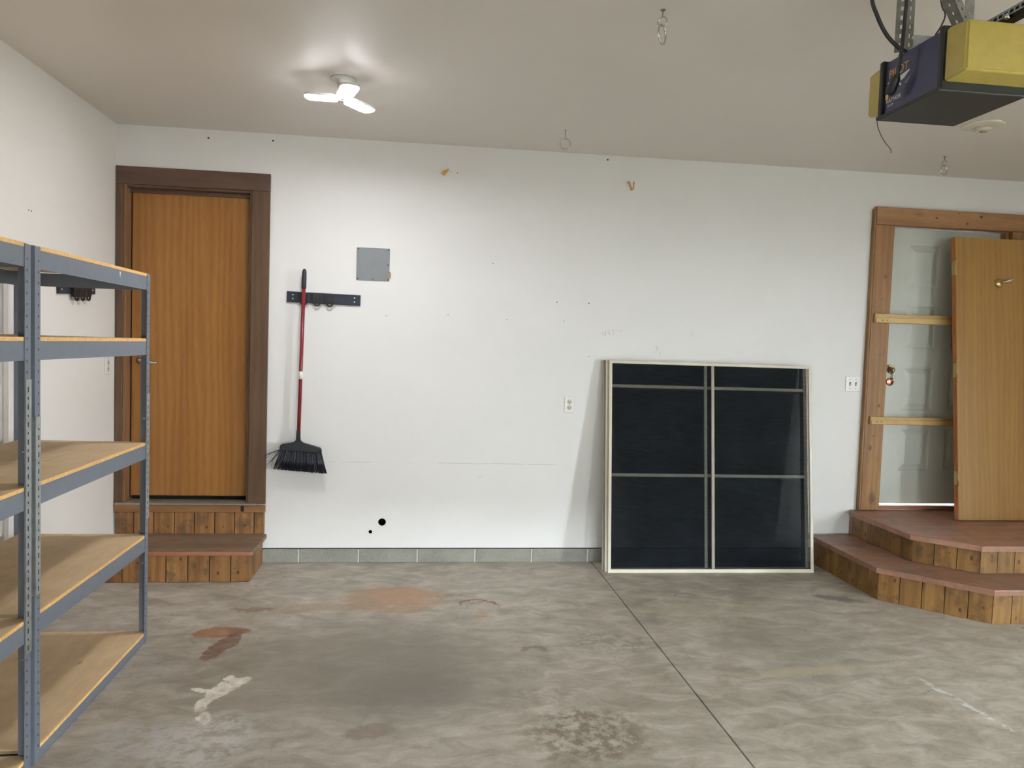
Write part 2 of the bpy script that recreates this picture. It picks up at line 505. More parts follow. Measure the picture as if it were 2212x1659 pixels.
def tube(bm, path, rad, seg=10, closed=False, cap=True):
    path = [Vector(p) for p in path]
    n = len(path)
    rads = rad if isinstance(rad, (list, tuple)) else [rad] * n
    rings = []
    prev = None
    for i, p in enumerate(path):
        a = path[(i - 1) % n] if (closed or i > 0) else p
        b = path[(i + 1) % n] if (closed or i < n - 1) else p
        t = (b - a).normalized()
        if prev is None:
            u = t.orthogonal().normalized()
        else:
            u = (prev - t * prev.dot(t))
            u = u.normalized() if u.length > 1e-6 else t.orthogonal().normalized()
        prev = u
        q = t.cross(u)
        rings.append([bm.verts.new(p + (u * math.cos(2 * math.pi * j / seg) + q * math.sin(2 * math.pi * j / seg)) * rads[i]) for j in range(seg)])
    rng_ = range(n if closed else n - 1)
    for i in rng_:
        A, B = rings[i], rings[(i + 1) % n]
        best = 0
        if closed and i == n - 1:
            best = min(range(seg), key=lambda s: (A[0].co - B[s].co).length)
        for j in range(seg):
            f = bm.faces.new((A[j], A[(j + 1) % seg], B[(j + 1 + best) % seg], B[(j + best) % seg]))
            f.smooth = True
    if cap and not closed:
        bm.faces.new(rings[0][::-1])
        bm.faces.new(rings[-1])
    return bm

def lathe(bm, prof, seg=24, origin=(0, 0, 0), axis='z', smooth=True):
    """profile (r, h) turned about an axis through origin"""
    o = Vector(origin)
    ax = {'x': Vector((1, 0, 0)), 'y': Vector((0, 1, 0)), 'z': Vector((0, 0, 1)), '-y': Vector((0, -1, 0)), '-z': Vector((0, 0, -1)), '-x': Vector((-1, 0, 0))}[axis]
    u = ax.orthogonal().normalized()
    q = ax.cross(u)
    rings = []
    for r_, h in prof:
        if r_ < 1e-6:
            rings.append([bm.verts.new(o + ax * h)])
        else:
            rings.append([bm.verts.new(o + ax * h + (u * math.cos(2 * math.pi * j / seg) + q * math.sin(2 * math.pi * j / seg)) * r_) for j in range(seg)])
    for A, B in zip(rings, rings[1:]):
        for j in range(seg):
            a, b = A[j % len(A)], A[(j + 1) % len(A)]
            c, d = B[(j + 1) % len(B)], B[j % len(B)]
            vs = []
            for v_ in (a, b, c, d):
                if v_ not in vs:
                    vs.append(v_)
            if len(vs) > 2:
                f = bm.faces.new(vs)
                f.smooth = smooth
    if len(rings[0]) > 1:
        bm.faces.new(rings[0][::-1])
    if len(rings[-1]) > 1:
        bm.faces.new(rings[-1])
    bmesh.ops.recalc_face_normals(bm, faces=bm.faces)
    return bm

def arc(c, r_, a0, a1, n, plane='xz'):
    out = []
    for i in range(n + 1):
        a = R(a0 + (a1 - a0) * i / n)
        x, y = r_ * math.cos(a), r_ * math.sin(a)
        d = {'xz': (x, 0, y), 'xy': (x, y, 0), 'yz': (0, x, y)}[plane]
        out.append(tuple(c[j] + d[j] for j in range(3)))
    return out

def bez(pts, n=24):
    """smooth curve through points (Catmull-Rom)"""
    P = [Vector(p) for p in pts]
    P = [P[0] * 2 - P[1]] + P + [P[-1] * 2 - P[-2]]
    out = []
    for i in range(1, len(P) - 2):
        for j in range(n):
            t = j / n
            a, b, c, d = P[i - 1], P[i], P[i + 1], P[i + 2]
            out.append(0.5 * ((2 * b) + (c - a) * t + (2 * a - 5 * b + 4 * c - d) * t * t + (3 * b - a - 3 * c + d) * t ** 3))
    out.append(P[-2])
    return out

def base_of(o):
    v = Vector((0, 0, 0))
    while o is not None:
        v += o.location
        o = o.parent
    return v

def obj(name, bm, mat, parent=None, local=False, smooth=False):
    """one mesh object; geometry is given in room coordinates unless local"""
    me = bpy.data.meshes.new(name)
    if smooth:
        for f in bm.faces:
            f.smooth = True
    bm.to_mesh(me)
    bm.free()
    me.materials.append(M[mat] if isinstance(mat, str) else mat)
    o = bpy.data.objects.new(name, me)
    C.objects.link(o)
    if parent is not None:
        o.parent = parent
        if not local:
            b = base_of(parent)
            me.transform(Matrix.Translation(-b))
    return o

def own_base(o):
    """put a lone mesh's origin at the bottom middle of its shape"""
    me = o.data
    xs = [v.co for v in me.vertices]
    b = Vector(((min(v.x for v in xs) + max(v.x for v in xs)) / 2, (min(v.y for v in xs) + max(v.y for v in xs)) / 2, min(v.z for v in xs)))
    me.transform(Matrix.Translation(-b))
    o.location = b
    return o

def thing(name, label, cat, loc=(0, 0, 0), rot=(0, 0, 0), group=None):
    o = bpy.data.objects.new(name, None)
    C.objects.link(o)
    o.location = loc
    o.rotation_euler = rot
    o['label'] = label
    o['category'] = cat
    o.empty_display_size = 0.1
    if group:
        o['group'] = group
    return o

def tag(o, label, cat, group=None):
    o['label'] = label
    o['category'] = cat
    if group:
        o['group'] = group
    return o

def struct(o, label=None, cat=None):
    o['kind'] = 'structure'
    if label:
        o['label'] = label
    if cat:
        o['category'] = cat
    return o

def clone(o, parent=None):
    c = o.copy()
    C.objects.link(c)
    c.parent = parent
    for ch in list(o.children):
        clone(ch, c)
    return c

def knot(parent, p, nrm, r_, tall=1.5):
    """dark oval knot set in a board face, a hair proud of it"""
    p, nrm = Vector(p), Vector(nrm).normalized()
    u = Vector((0, 0, 1)).cross(nrm).normalized()
    bm = BM()
    ring = []
    for j in range(10):
        a = 2 * math.pi * j / 10
        k_ = r_ * random.uniform(0.8, 1.2)
        ring.append(bm.verts.new(p + nrm * 0.0004 + u * (math.cos(a) * k_) + Vector((0, 0, math.sin(a) * k_ * tall))))
    c_ = bm.verts.new(p + nrm * 0.0009)
    for j in range(10):
        bm.faces.new((c_, ring[j], ring[(j + 1) % 10]))
    bmesh.ops.recalc_face_normals(bm, faces=bm.faces)
    obj('knot', bm, 'knot', parent)
M['knot'] = plain('knot_wood', '4f331a', 0.5, 0, 0.3, 80)

# ------------------------------------------------------------------ the room
# floor: two poured slabs with an open control joint
fl = struct(obj('floor', box(BM(), -0.1, RX + 0.1, FY - 0.1, 0.2, -0.20, -0.04), 'dark'), 'poured concrete garage floor in two slabs with a joint between', 'floor')
XJ = 3.285
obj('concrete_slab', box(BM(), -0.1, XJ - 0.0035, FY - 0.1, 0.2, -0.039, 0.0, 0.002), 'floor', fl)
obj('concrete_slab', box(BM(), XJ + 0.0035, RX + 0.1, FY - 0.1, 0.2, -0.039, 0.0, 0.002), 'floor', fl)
ce = struct(obj('ceiling', box(BM(), -0.1, RX + 0.1, FY - 0.1, 0.25, HC, HC + 0.1), 'ceil'), 'beige painted drywall ceiling with a soft sheen', 'ceiling')

D1 = (0.05, 0.868, 0.40, 2.528)      # rough opening of the left door
D2 = (5.46, 6.44, 0.40, 2.54)
SILL = 0.104
def sheet(bm, x0, x1, z0, z1, y0=0.0, y1=0.014):
    box(bm, x0, x1, y0, y1, z0, z1)
def sheet_hole(bm, x0, x1, z0, z1, cx, cz, r_, y0=0.0, y1=0.014, n=24):
    """rectangular piece of board with a round hole through it"""
    for yy in (y0, y1):
        ring, outer = [], []
        for j in range(n):
            a = 2 * math.pi * (j + 0.5) / n
            dx, dz = math.cos(a), math.sin(a)
            ring.append(bm.verts.new((cx + r_ * dx, yy, cz + r_ * dz)))
            t = min(((x1 - cx) / dx if dx > 0 else (x0 - cx) / dx) if abs(dx) > 1e-9 else 9, ((z1 - cz) / dz if dz > 0 else (z0 - cz) / dz) if abs(dz) > 1e-9 else 9)
            outer.append(bm.verts.new((cx + t * dx, yy, cz + t * dz)))
        for j in range(n):
            i = (j + 1) % n
            a, b = outer[j].co, outer[i].co
            fv = [ring[j], ring[i], outer[i]]
            if abs(a.x - b.x) > 1e-6 and abs(a.z - b.z) > 1e-6:
                kx = x1 if max(a.x, b.x) > x1 - 1e-6 else x0
                kz = z1 if max(a.z, b.z) > z1 - 1e-6 else z0
                fv.append(bm.verts.new((kx, yy, kz)))
            fv.append(outer[j])
            bm.faces.new(fv if yy == y0 else fv[::-1])
        if yy == y0:
            r0 = ring
        else:
            for j in range(n):
                i = (j + 1) % n
                bm.faces.new((r0[j], ring[j], ring[i], r0[i]))
bm = BM()
sheet(bm, 0.0, D1[1], D1[3], HC)
sheet(bm, 0.0, D1[0], SILL, D1[3])
sheet(bm, D1[0], D1[1], SILL, D1[2])
HB, HS = (1.776, 0.286, 0.027), (1.697, 0.217, 0.013)
sheet(bm, D1[1], 1.66, SILL, HC)
sheet(bm, 1.66, 1.735, SILL, 0.18)
sheet_hole(bm, 1.66, 1.735, 0.18, 0.25, *HS)
sheet(bm, 1.66, 1.735, 0.25, HC)
sheet(bm, 1.735, 1.82, SILL, 0.24)
sheet_hole(bm, 1.735, 1.82, 0.24, 0.33, *HB)
sheet(bm, 1.735, 1.82, 0.33, HC)
sheet(bm, 1.82, D2[0], SILL, HC)
sheet(bm, D2[0], D2[1], D2[3], HC)
sheet(bm, D2[0], D2[1], SILL, D2[2])
sheet(bm, D2[1], RX, SILL, HC)
wb = struct(obj('wall_back', bm, 'wall'), 'off-white painted drywall with two round holes and two doors', 'wall')
bm = BM()
for a in ((-0.1, D2[0], 0, HC), (D2[0], D2[1], 0, D2[2] + 0.02), (D2[0], D2[1], D2[3], HC), (D2[1], RX + 0.1, 0, HC)):
    box(bm, a[0], a[1], 0.13, 0.20, a[2], a[3])
obj('light_block_backing', bm, 'dark', wb)  # black backing added so holes look dark; closed behind left door against light leaks
obj('sill_gap', box(BM(), 0.0, RX, 0.012, 0.14, 0.0, SILL + 0.03), 'dark', wb)
# foundation course, one block every 16 inches
edges = [1.211 + 0.4085 * i for i in range(-3, 16)]
for a, b in zip(edges, edges[1:]):
    a, b = max(a, 0.0), min(b, RX)
    if b - a > 0.05:
        obj('concrete_block', box(BM(), a + 0.005, b - 0.005, -0.004 - random.random() * 0.002, 0.10, 0.0, 0.0965, 0.004), 'block', wb)
obj('mortar_bed', box(BM(), 0.0, RX, 0.0005, 0.05, 0.0, 0.094), 'mortar', wb)
for x, z, r_ in ((0.577, 2.862, 0.006), (0.994, 2.871, 0.006), (3.293, 2.885, 0.006), (2.964, 1.867, 0.004), (3.195, 1.869, 0.004), (1.773, 1.728, 0.003),
                 (2.197, 1.75, 0.003), (2.611, 1.733, 0.003), (3.019, 1.735, 0.003), (3.21, 1.49, 0.003), (2.19, 2.735, 0.003), (2.235, 2.73, 0.003), (2.50, 2.12, 0.003), (6.57, 2.79, 0.004)):
    obj('nail_hole', lathe(BM(), [(r_, 0), (r_, 0.0012), (0, 0.0014)], 10, (x, 0.0006, z), '-y'), 'slot', wb)

bm = BM()
box(bm, -0.1, 0.0, FY, 0.014, SILL, HC)
wl = struct(obj('wall_left', bm, 'wall2'), 'off-white painted drywall behind the steel shelves', 'wall')
for i in range(18):
    b = -0.4065 * i
    obj('concrete_block', box(BM(), -0.1, 0.004, b - 0.4025, b - 0.004, 0.0, 0.0965, 0.004), 'block', wl)
obj('mortar_bed', box(BM(), -0.1, 0.0, FY, 0.0, 0.0, SILL), 'mortar', wl)
for y, z in ((-1.12, 2.163), (-1.15, 2.163)):
    obj('nail_hole', lathe(BM(), [(0.004, 0), (0.004, 0.0012), (0, 0.0014)], 10, (-0.0006, y, z), 'x'), 'slot', wl)
bm = BM()
y0, y1, z0, z1 = WIN
for a in ((FY, y0, 0, HC), (y1, 0.014, 0, HC), (y0, y1, 0, z0), (y0, y1, z1, HC)):
    box(bm, RX, RX + 0.14, a[0], a[1], a[2], a[3])
wr = struct(obj('wall_right', bm, 'wall2'), 'off-white painted drywall with one window', 'wall')
bm = BM()
box(bm, 0, G0, FY - 0.1, FY, 0, HC)
xa, xb, za, zc = WIF
for a in ((G1, xa, 0, HC), (xb, RX, 0, HC), (xa, xb, 0, za), (xa, xb, zc, HC)):
    box(bm, a[0], a[1], FY - 0.1, FY, a[2], a[3])
box(bm, G0, G1, FY - 0.1, FY, GZ, HC)
wf = struct(obj('wall_front', bm, 'wall2'), 'off-white painted drywall around the garage door', 'wall')
gd = bpy.data.objects.new('door_3', None)
C.objects.link(gd)
gd.location = ((G0 + G1) / 2, FY - 0.04, GO)
struct(gd, 'white sectional garage door, part raised', 'door')
PH = GZ / 4
for i in range(4):
    obj('panel', box(BM(), G0 - 0.05, G1 + 0.05, FY - 0.155, FY - 0.115, GO + PH * i + 0.002, GO + PH * (i + 1) - 0.0005, 0.002), 'white', gd)
# windows
def window(name, label, u0, u1, v0, v1, place):
    o = bpy.data.objects.new(name, None)
    C.objects.link(o)
    o.location = place((u0 + u1) / 2, 0, v0)
    struct(o, label, 'window')
    def b3(bm, a0, a1, d0, d1, c0, c1):
        p, q = place(a0, d0, c0), place(a1, d1, c1)
        box(bm, *sorted((p[0], q[0])), *sorted((p[1], q[1])), *sorted((p[2], q[2])))
    bm = BM()
    for a in ((u0 - 0.05, u1 + 0.05, v0 - 0.05, v0 + 0.02), (u0 - 0.05, u1 + 0.05, v1 - 0.02, v1 + 0.05), (u0 - 0.05, u0 + 0.02, v0 + 0.02, v1 - 0.02), (u1 - 0.02, u1 + 0.05, v0 + 0.02, v1 - 0.02)):
        b3(bm, a[0], a[1], -0.015, 0.05, a[2], a[3])
    obj('window_frame', bm, 'white', o)
    bm = BM()
    b3(bm, u0, u1, 0.030, 0.034, v0, v1)
    obj('pane', bm, 'glass', o)
window('window_1', 'plain white framed window in the front wall', *WIF, lambda u, d, v: (u, FY - d, v))
window('window_2', 'tall narrow white framed window in the right wall', *WIN, lambda u, d, v: (RX + d, u, v))
# ground outside
bm = BM()
box(bm, RX + 0.2, RX + 14, FY - 16, 8, -0.16, -0.06)
box(bm, -8, RX + 0.2, FY - 16, FY - 0.1, -0.16, -0.06)
gr = struct(obj('driveway', bm, 'drive'), 'pale concrete drive outside the garage', 'ground')

# ------------------------------------------------------------------ left door
d1 = bpy.data.objects.new('door_1', None)
C.objects.link(d1)
d1.location = (0.46, 0.0, 0.40)
struct(d1, 'brown oak veneer door with dark casing above the single wooden step', 'door')
obj('casing', box(BM(), 0.002, 0.05, -0.018, 0.0, 0.402, 2.529, 0.003), 'casing', d1)
obj('casing', box(BM(), 0.868, 0.985, -0.018, 0.0, 0.412, 2.529, 0.003), 'casing', d1)
obj('casing', box(BM(), 0.002, 0.986, -0.020, 0.0, 2.5295, 2.645, 0.003), 'casing_x', d1)
obj('jamb', box(BM(), 0.034, 0.066, -0.002, 0.128, 0.412, 2.545, 0.002), 'jamb', d1)
obj('jamb', box(BM(), 0.852, 0.875, -0.002, 0.128, 0.412, 2.545, 0.002), 'casing', d1)
obj('jamb', box(BM(), 0.066, 0.852, -0.002, 0.128, 2.515, 2.54, 0.002), 'casing_x', d1)
obj('door_stop', box(BM(), 0.066, 0.852, 0.060, 0.078, 2.490, 2.515, 0.002), 'casing_x', d1)
s1 = obj('door_slab', box(BM(), 0.074, 0.850, 0.082, 0.126, 0.447, 2.511, 0.002), 'door_oak', d1)
obj('threshold', box(BM(), 0.010, 0.925, -0.035, 0.13, 0.405, 0.418, 0.003), 'alu', d1)
bm = BM()
for i in range(9):
    box(bm, 0.075, 0.85, 0.005 + i * 0.009, 0.010 + i * 0.009, 0.418, 0.4205)
obj('threshold_rib', bm, 'alu', d1)
obj('weatherstrip', box(BM(), 0.0665, 0.0735, 0.083, 0.10, 0.43, 2.50), 'dark', d1)
hd = obj('handle', lathe(BM(), [(0.031, 0), (0.031, 0.006), (0.024, 0.011), (0.013, 0.014), (0.012, 0.045), (0, 0.047)], 20, (0.138, 0.082, 1.372), '-y'), 'chrome', s1)
obj('lever', tube(BM(), bez([(0.130, 0.042, 1.374), (0.16, 0.036, 1.372), (0.20, 0.035, 1.362), (0.250, 0.036, 1.357)], 6), 0.008, 10), 'chrome', s1)
obj('hinge_screw', lathe(BM(), [(0.006, 0), (0, 0.003)], 8, (0.085, 0.082, 1.40), '-y'), 'chrome', s1)

# ------------------------------------------------------------------ left wooden step
st = thing('wooden_step', 'single low step of worn brown boards below the brown oak door', 'step', (0.49, -0.22, 0.0))
bx = [0.006, 0.128, 0.258, 0.390, 0.519, 0.652, 0.783, 0.911, 0.983]
for a, b in zip(bx, bx[1:]):
    rb = obj('riser_board', box(BM(), a + 0.0025, b - 0.0025, -0.016, -0.0005, 0.205, 0.354, 0.0025), 'step_board', st)
    if b - a > 0.1 and random.random() < 0.8:
        knot(rb, (random.uniform(a + 0.03, b - 0.03), -0.016, random.uniform(0.22, 0.27)), (0, -1, 0), random.uniform(0.006, 0.012), 0.9)
obj('riser_board_backing', box(BM(), 0.006, 0.98, -0.006, -0.0004, 0.205, 0.35), 'dark', st)
bd = obj('band_board', box(BM(), 0.004, 0.985, -0.024, -0.0005, 0.354, 0.4045, 0.003), 'pine_x', st)
for dz in (0.372, 0.388):
    obj('knot_hole', lathe(BM(), [(0.012, 0), (0.011, 0.001), (0, 0.0012)], 10, (0.835, -0.0242, dz), '-y'), 'dark', bd)
lx = [0.006, 0.074, 0.204, 0.335, 0.465, 0.595, 0.727, 0.856, 0.972]
for a, b in zip(lx, lx[1:]):
    fb = obj('front_board', box(BM(), a + 0.0025, b - 0.0025, -0.430, -0.412, 0.002, 0.178, 0.0025), 'step_board', st)
    if b - a > 0.1:
        knot(fb, (random.uniform(a + 0.03, b - 0.03), -0.430, random.uniform(0.03, 0.15)), (0, -1, 0), random.uniform(0.004, 0.009))
for a, b in ((-0.4115, -0.282), (-0.282, -0.152), (-0.152, -0.018)):
    obj('side_board', box(BM(), 0.954, 0.972, a + 0.0015, b - 0.0015, 0.002, 0.178, 0.0025), 'step_board', st)
obj('carcass', box(BM(), 0.008, 0.952, -0.410, -0.002, 0.0, 0.177), 'dark', st)
tr = obj('tread', prism(BM(), [(0.005, -0.017), (0.005, -0.458), (0.985, -0.462), (0.997, -0.452), (0.998, -0.02), (0.996, -0.017)], 0.1785, 0.2045, 0.004), 'tread_grey', st)
obj('tread_nosing', box(BM(), 0.005, 0.987, -0.468, -0.458, 0.180, 0.2035, 0.004), 'nose', st)

# ------------------------------------------------------------------ right door (white, panelled, battened shut)
d2 = bpy.data.objects.new('door_2', None)
C.objects.link(d2)
d2.location = (5.95, 0, 0.40)
struct(d2, 'white panelled door in a knotty pine casing with two battens across', 'door')
cz = obj('casing', box(BM(), 5.325, 5.472, -0.042, 0.0, 0.400, 2.530, 0.004), 'pine_z', d2)
for x, z, r_ in ((5.420, 2.150, 0.010), (5.407, 1.985, 0.005), (5.412, 1.57, 0.007), (5.425, 1.19, 0.009), (5.395, 0.96, 0.006), (5.375, 0.87, 0.014), (5.415, 0.478, 0.010)):
    knot(cz, (x, -0.042, z), (0, -1, 0), r_)
obj('casing_edge', box(BM(), 5.312, 5.3245, -0.040, 0.0, 0.400, 2.645, 0.003), 'pine_z', d2)
obj('casing', box(BM(), 6.43, 6.58, -0.042, 0.0, 0.400, 2.530, 0.004), 'pine_z', d2)
cz = obj('casing', box(BM(), 5.325, 6.585, -0.044, 0.0, 2.531, 2.660, 0.004), 'pine_x', d2)
for x, z, r_ in ((5.80, 2.600, 0.011), (6.16, 2.625, 0.013), (6.05, 2.570, 0.010), (5.98, 2.640, 0.007)):
    knot(cz, (x, -0.044, z), (0, -1, 0), r_, 0.8)
obj('jamb', box(BM(), 5.466, 5.498, 0.0, 0.13, 0.42, 2.54), 'pine_z', d2)
obj('jamb', box(BM(), 6.405, 6.436, 0.0, 0.13, 0.42, 2.54), 'pine_z', d2)
obj('jamb', box(BM(), 5.498, 6.405, 0.0, 0.13, 2.528, 2.548), 'pine_x', d2)
obj('sill', box(BM(), 5.46, 6.44, -0.012, 0.13, 0.400, 0.428, 0.003), 'nose', d2)
ZB = 0.435
sl = obj('door_slab', box(BM(), 5.500, 6.403, 0.066, 0.095, ZB, 2.526), 'whitedoor', d2)
cols = ((5.668, 5.915), (6.045, 6.292))
rows = ((0.692, 1.016), (1.155, 1.482), (1.620, 1.946), (2.086, 2.402))
bm = BM()
for a, b in ((5.500, cols[0][0]), (cols[0][1], cols[1][0]), (cols[1][1], 6.403)):
    box(bm, a, b, 0.050, 0.067, ZB, 2.526)
zs = [ZB] + [z for r_ in rows for z in r_] + [2.526]
for a, b in cols:
    for i in range(0, len(zs), 2):
        box(bm, a, b, 0.050, 0.067, zs[i], zs[i + 1])
obj('stile_and_rail', bm, 'whitedoor', sl)
for a, b in cols:
    for c, d in rows:
        bm = BM()
        fr, ba, q = 0.0525, 0.066, 0.05
        o1 = [(a + .012, c + .012), (b - .012, c + .012), (b - .012, d - .012), (a + .012, d - .012)]
        o2 = [(a + q, c + q), (b - q, c + q), (b - q, d - q), (a + q, d - q)]
        va = [bm.verts.new((x, ba, z)) for x, z in o1]
        vb = [bm.verts.new((x, fr, z)) for x, z in o2]
        for i in range(4):
            bm.faces.new((va[i], va[(i + 1) % 4], vb[(i + 1) % 4], vb[i]))
        bm.faces.new(vb)
        bm.faces.new(va[::-1])
        obj('panel', bm, 'whitedoor', sl)
# chrome handle set: rose, lever, keyhole rose, and a worn copper-tinted plate
obj('lock_plate', lathe(BM(), [(0.032, 0), (0.031, 0.005), (0.022, 0.009), (0, 0.010)], 20, (5.560, 0.050, 1.368), '-y'), 'copper', sl)
hr = obj('handle', lathe(BM(), [(0.030, 0), (0.029, 0.006), (0.013, 0.012), (0.012, 0.045), (0, 0.047)], 20, (5.560, 0.050, 1.458), '-y'), 'chrome', sl)
obj('lever', tube(BM(), bez([(5.565, 0.010, 1.462), (5.548, 0.002, 1.478), (5.53, 0.004, 1.490), (5.512, 0.006, 1.488)], 6), 0.009, 10), 'brass', sl)
obj('thumb_turn', box(BM(), 5.572, 5.580, 0.022, 0.050, 1.375, 1.440, 0.003), 'chrome', sl)
obj('scratch', box(BM(), 5.575, 5.579, 0.0485, 0.050, 1.50, 1.545), 'chrome', sl)
for (za, zb_, xa, xb) in ((1.806, 1.874, 5.345, 6.50), (1.050, 1.108, 5.352, 6.50)):
    bt = obj('batten', box(BM(), xa, xb, -0.062, -0.0425, za, zb_, 0.003), 'batten', d2)
    bt['label'] = 'raw pale pine batten nailed across the door'
    obj('batten_lip', box(BM(), xa + 0.004, xb, -0.070, -0.0625, za + 0.003, za + (zb_ - za) * 0.60, 0.003), 'batten', bt)
    for x in (5.40, 5.435):
        obj('nail', lathe(BM(), [(0.004, 0), (0.003, 0.001), (0, 0.0013)], 8, (x, -0.0705, za + 0.02), '-y'), 'slot', bt)

# ------------------------------------------------------------------ right steps: half octagons
s2 = thing('octagonal_steps', 'two-tier angled wooden steps with red-brown treads below the white panelled door', 'steps', (5.945, -0.65, 0.0))
def plan(x0, y0, ch, yf, cx=5.945):
    return [(x0, -0.046), (x0, y0), (x0 + ch, yf), (2 * cx - x0 - ch, yf), (2 * cx - x0, y0), (2 * cx - x0, -0.046)]
def tier(x0, y0, ch, yf, z0, z1, matb, names):
    P = plan(x0, y0, ch, yf)
    inner = plan(x0 + 0.02, y0 + 0.008, ch, yf + 0.02)
    obj('carcass', prism(BM(), inner, z0, z1), 'dark', s2)
    for a, b in zip(P, P[1:]):
        a, b = Vector(a), Vector(b)
        d = b - a
        L = d.length
        d.normalize()
        nrm = Vector((d.y, -d.x)) * 1.0
        n = max(1, round(L / 0.123))
        for i in range(n):
            t0, t1 = L * i / n + 0.0022, L * (i + 1) / n - 0.0022
            p, q = a + d * t0, a + d * t1
            inn = -nrm if nrm.dot(Vector((5.945, -0.4)) - a) < 0 else nrm
            pts = [tuple(p), tuple(q), tuple(q + inn * 0.016), tuple(p + inn * 0.016)]
            bm = prism(BM(), pts, z0 + 0.001, z1)
            rb = obj('riser_board', bm, matb, s2)
            for _ in range(random.choice((0, 1, 1, 2))):
                g = (p + q) / 2 + d * random.uniform(-0.035, 0.035)
                knot(rb, (g.x, g.y, random.uniform(z0 + 0.03, z1 - 0.03)), (-inn.x, -inn.y, 0), random.uniform(0.004, 0.011), 1.6)
tier(4.957, -0.872, 0.437, -1.322, 0.0, 0.178, 'step_rust', None)
obj('lower_tread', prism(BM(), plan(4.930, -0.885, 0.447, -1.350), 0.1785, 0.2125, 0.006), 'tread', s2)
tier(5.262, -0.752, 0.270, -1.030, 0.213, 0.362, 'step_rust', None)
obj('upper_tread', prism(BM(), plan(5.232, -0.765, 0.282, -1.062), 0.3625, 0.3965, 0.006), 'tread', s2)
obj('back_ledger', box(BM(), 5.262, 6.628, -0.045, -0.0065, 0.0, 0.3955), 'tread', s2)

# ------------------------------------------------------------------ loose door leaning on the steps
lean = math.atan2(0.215, 2.05)
LD = thing('loose_door', 'unhung tan birch door slab leaning upright on the octagonal steps', 'door', (6.30, -0.375, 0.4022), (-lean, 0, 0))
ds = obj('door_slab', box(BM(), -0.425, 0.425, 0.0, 0.044, 0.0, 2.06, 0.0015), 'door_birch', LD, local=True)
obj('door_edge', box(BM(), -0.4275, -0.4252, 0.002, 0.042, 0.002, 2.058), 'birch_edge', LD, local=True)
for zc in (0.30, 1.08, 1.83):
    h = obj('hinge', box(BM(), -0.4300, -0.4278, 0.004, 0.038, zc - 0.05, zc + 0.05, 0.0008), 'brass', LD, local=True)
    obj('hinge_pin', tube(BM(), [(-0.431, -0.004, zc - 0.052), (-0.431, -0.004, zc + 0.052)], 0.0055, 8), 'brass', h, local=True)
hk = obj('coat_hook', lathe(BM(), [(0.034, 0), (0.033, 0.005), (0.026, 0.012), (0.014, 0.018), (0, 0.020)], 20, (-0.085, 0.0, 1.73), '-y'), 'brass', LD, local=True)
obj('hook_arm', tube(BM(), bez([(-0.085, -0.015, 1.73), (-0.075, -0.045, 1.732), (-0.050, -0.060, 1.740), (-0.020, -0.062, 1.752)], 6), 0.008, 8), 'chrome', hk, local=True)

# ------------------------------------------------------------------ stack of window screens
def screen(label, x, y, lean_, w_, h_, mull=None, bars=(), mat='cream', mull_mat='taupe', fw_=0.021, rz=0.0):
    t = thing('window_screen', label, 'screen', (x, y, 0.001), (-lean_, 0, rz), 'window screens leaning on the white wall')
    T = 0.016
    obj('frame_rail', box(BM(), 0, w_, 0, T, 0.0, fw_ + 0.004, 0.002), mat, t, local=True)
    obj('frame_rail', box(BM(), 0, w_, 0, T, h_ - fw_, h_, 0.002), mat, t, local=True)
    obj('frame_stile', box(BM(), 0, fw_, 0, T, fw_ + 0.004, h_ - fw_, 0.002), mat, t, local=True)
    obj('frame_stile', box(BM(), w_ - fw_, w_, 0, T, fw_ + 0.004, h_ - fw_, 0.002), mat, t, local=True)
    if mull:
        obj('mullion', box(BM(), mull - 0.011, mull + 0.011, 0.001, 0.012, fw_ + 0.004, h_ - fw_, 0.002), mull_mat, t, local=True)
    for z in bars:
        obj('cross_bar', box(BM(), fw_, (mull - 0.011) if mull else w_ - fw_, 0.002, 0.011, z - 0.011, z + 0.011, 0.002), mull_mat, t, local=True)
        if mull:
            obj('cross_bar', box(BM(), mull + 0.011, w_ - fw_, 0.002, 0.011, z - 0.011, z + 0.011, 0.002), mull_mat, t, local=True)
    bm = BM()
    vs = [bm.verts.new(p) for p in ((fw_, 0.013, fw_), (w_ - fw_, 0.013, fw_), (w_ - fw_, 0.013, h_ - fw_), (fw_, 0.013, h_ - fw_))]
    bm.faces.new(vs)
    obj('mesh_cloth', bm, 'mesh', t, local=True)
    return t
ln_ = math.atan2(0.190, 1.468)
screen('outermost cream-framed window screen, in front of the leaning stack', 3.338, -0.277, ln_, 1.502, 1.482, mull=0.758, bars=(), rz=R(-0.6))
screen('middle cream-framed window screen in the stack, with two cross bars', 3.322, -0.252, ln_, 1.500, 1.482, mull=0.735, bars=(1.300, 0.672), mull_mat='cream')
screen('innermost taupe-framed window screen against the white wall, behind the cream-framed ones', 3.308, -0.226, ln_, 1.502, 1.480, mull=None, bars=(1.285,), mat='taupe', mull_mat='taupe')

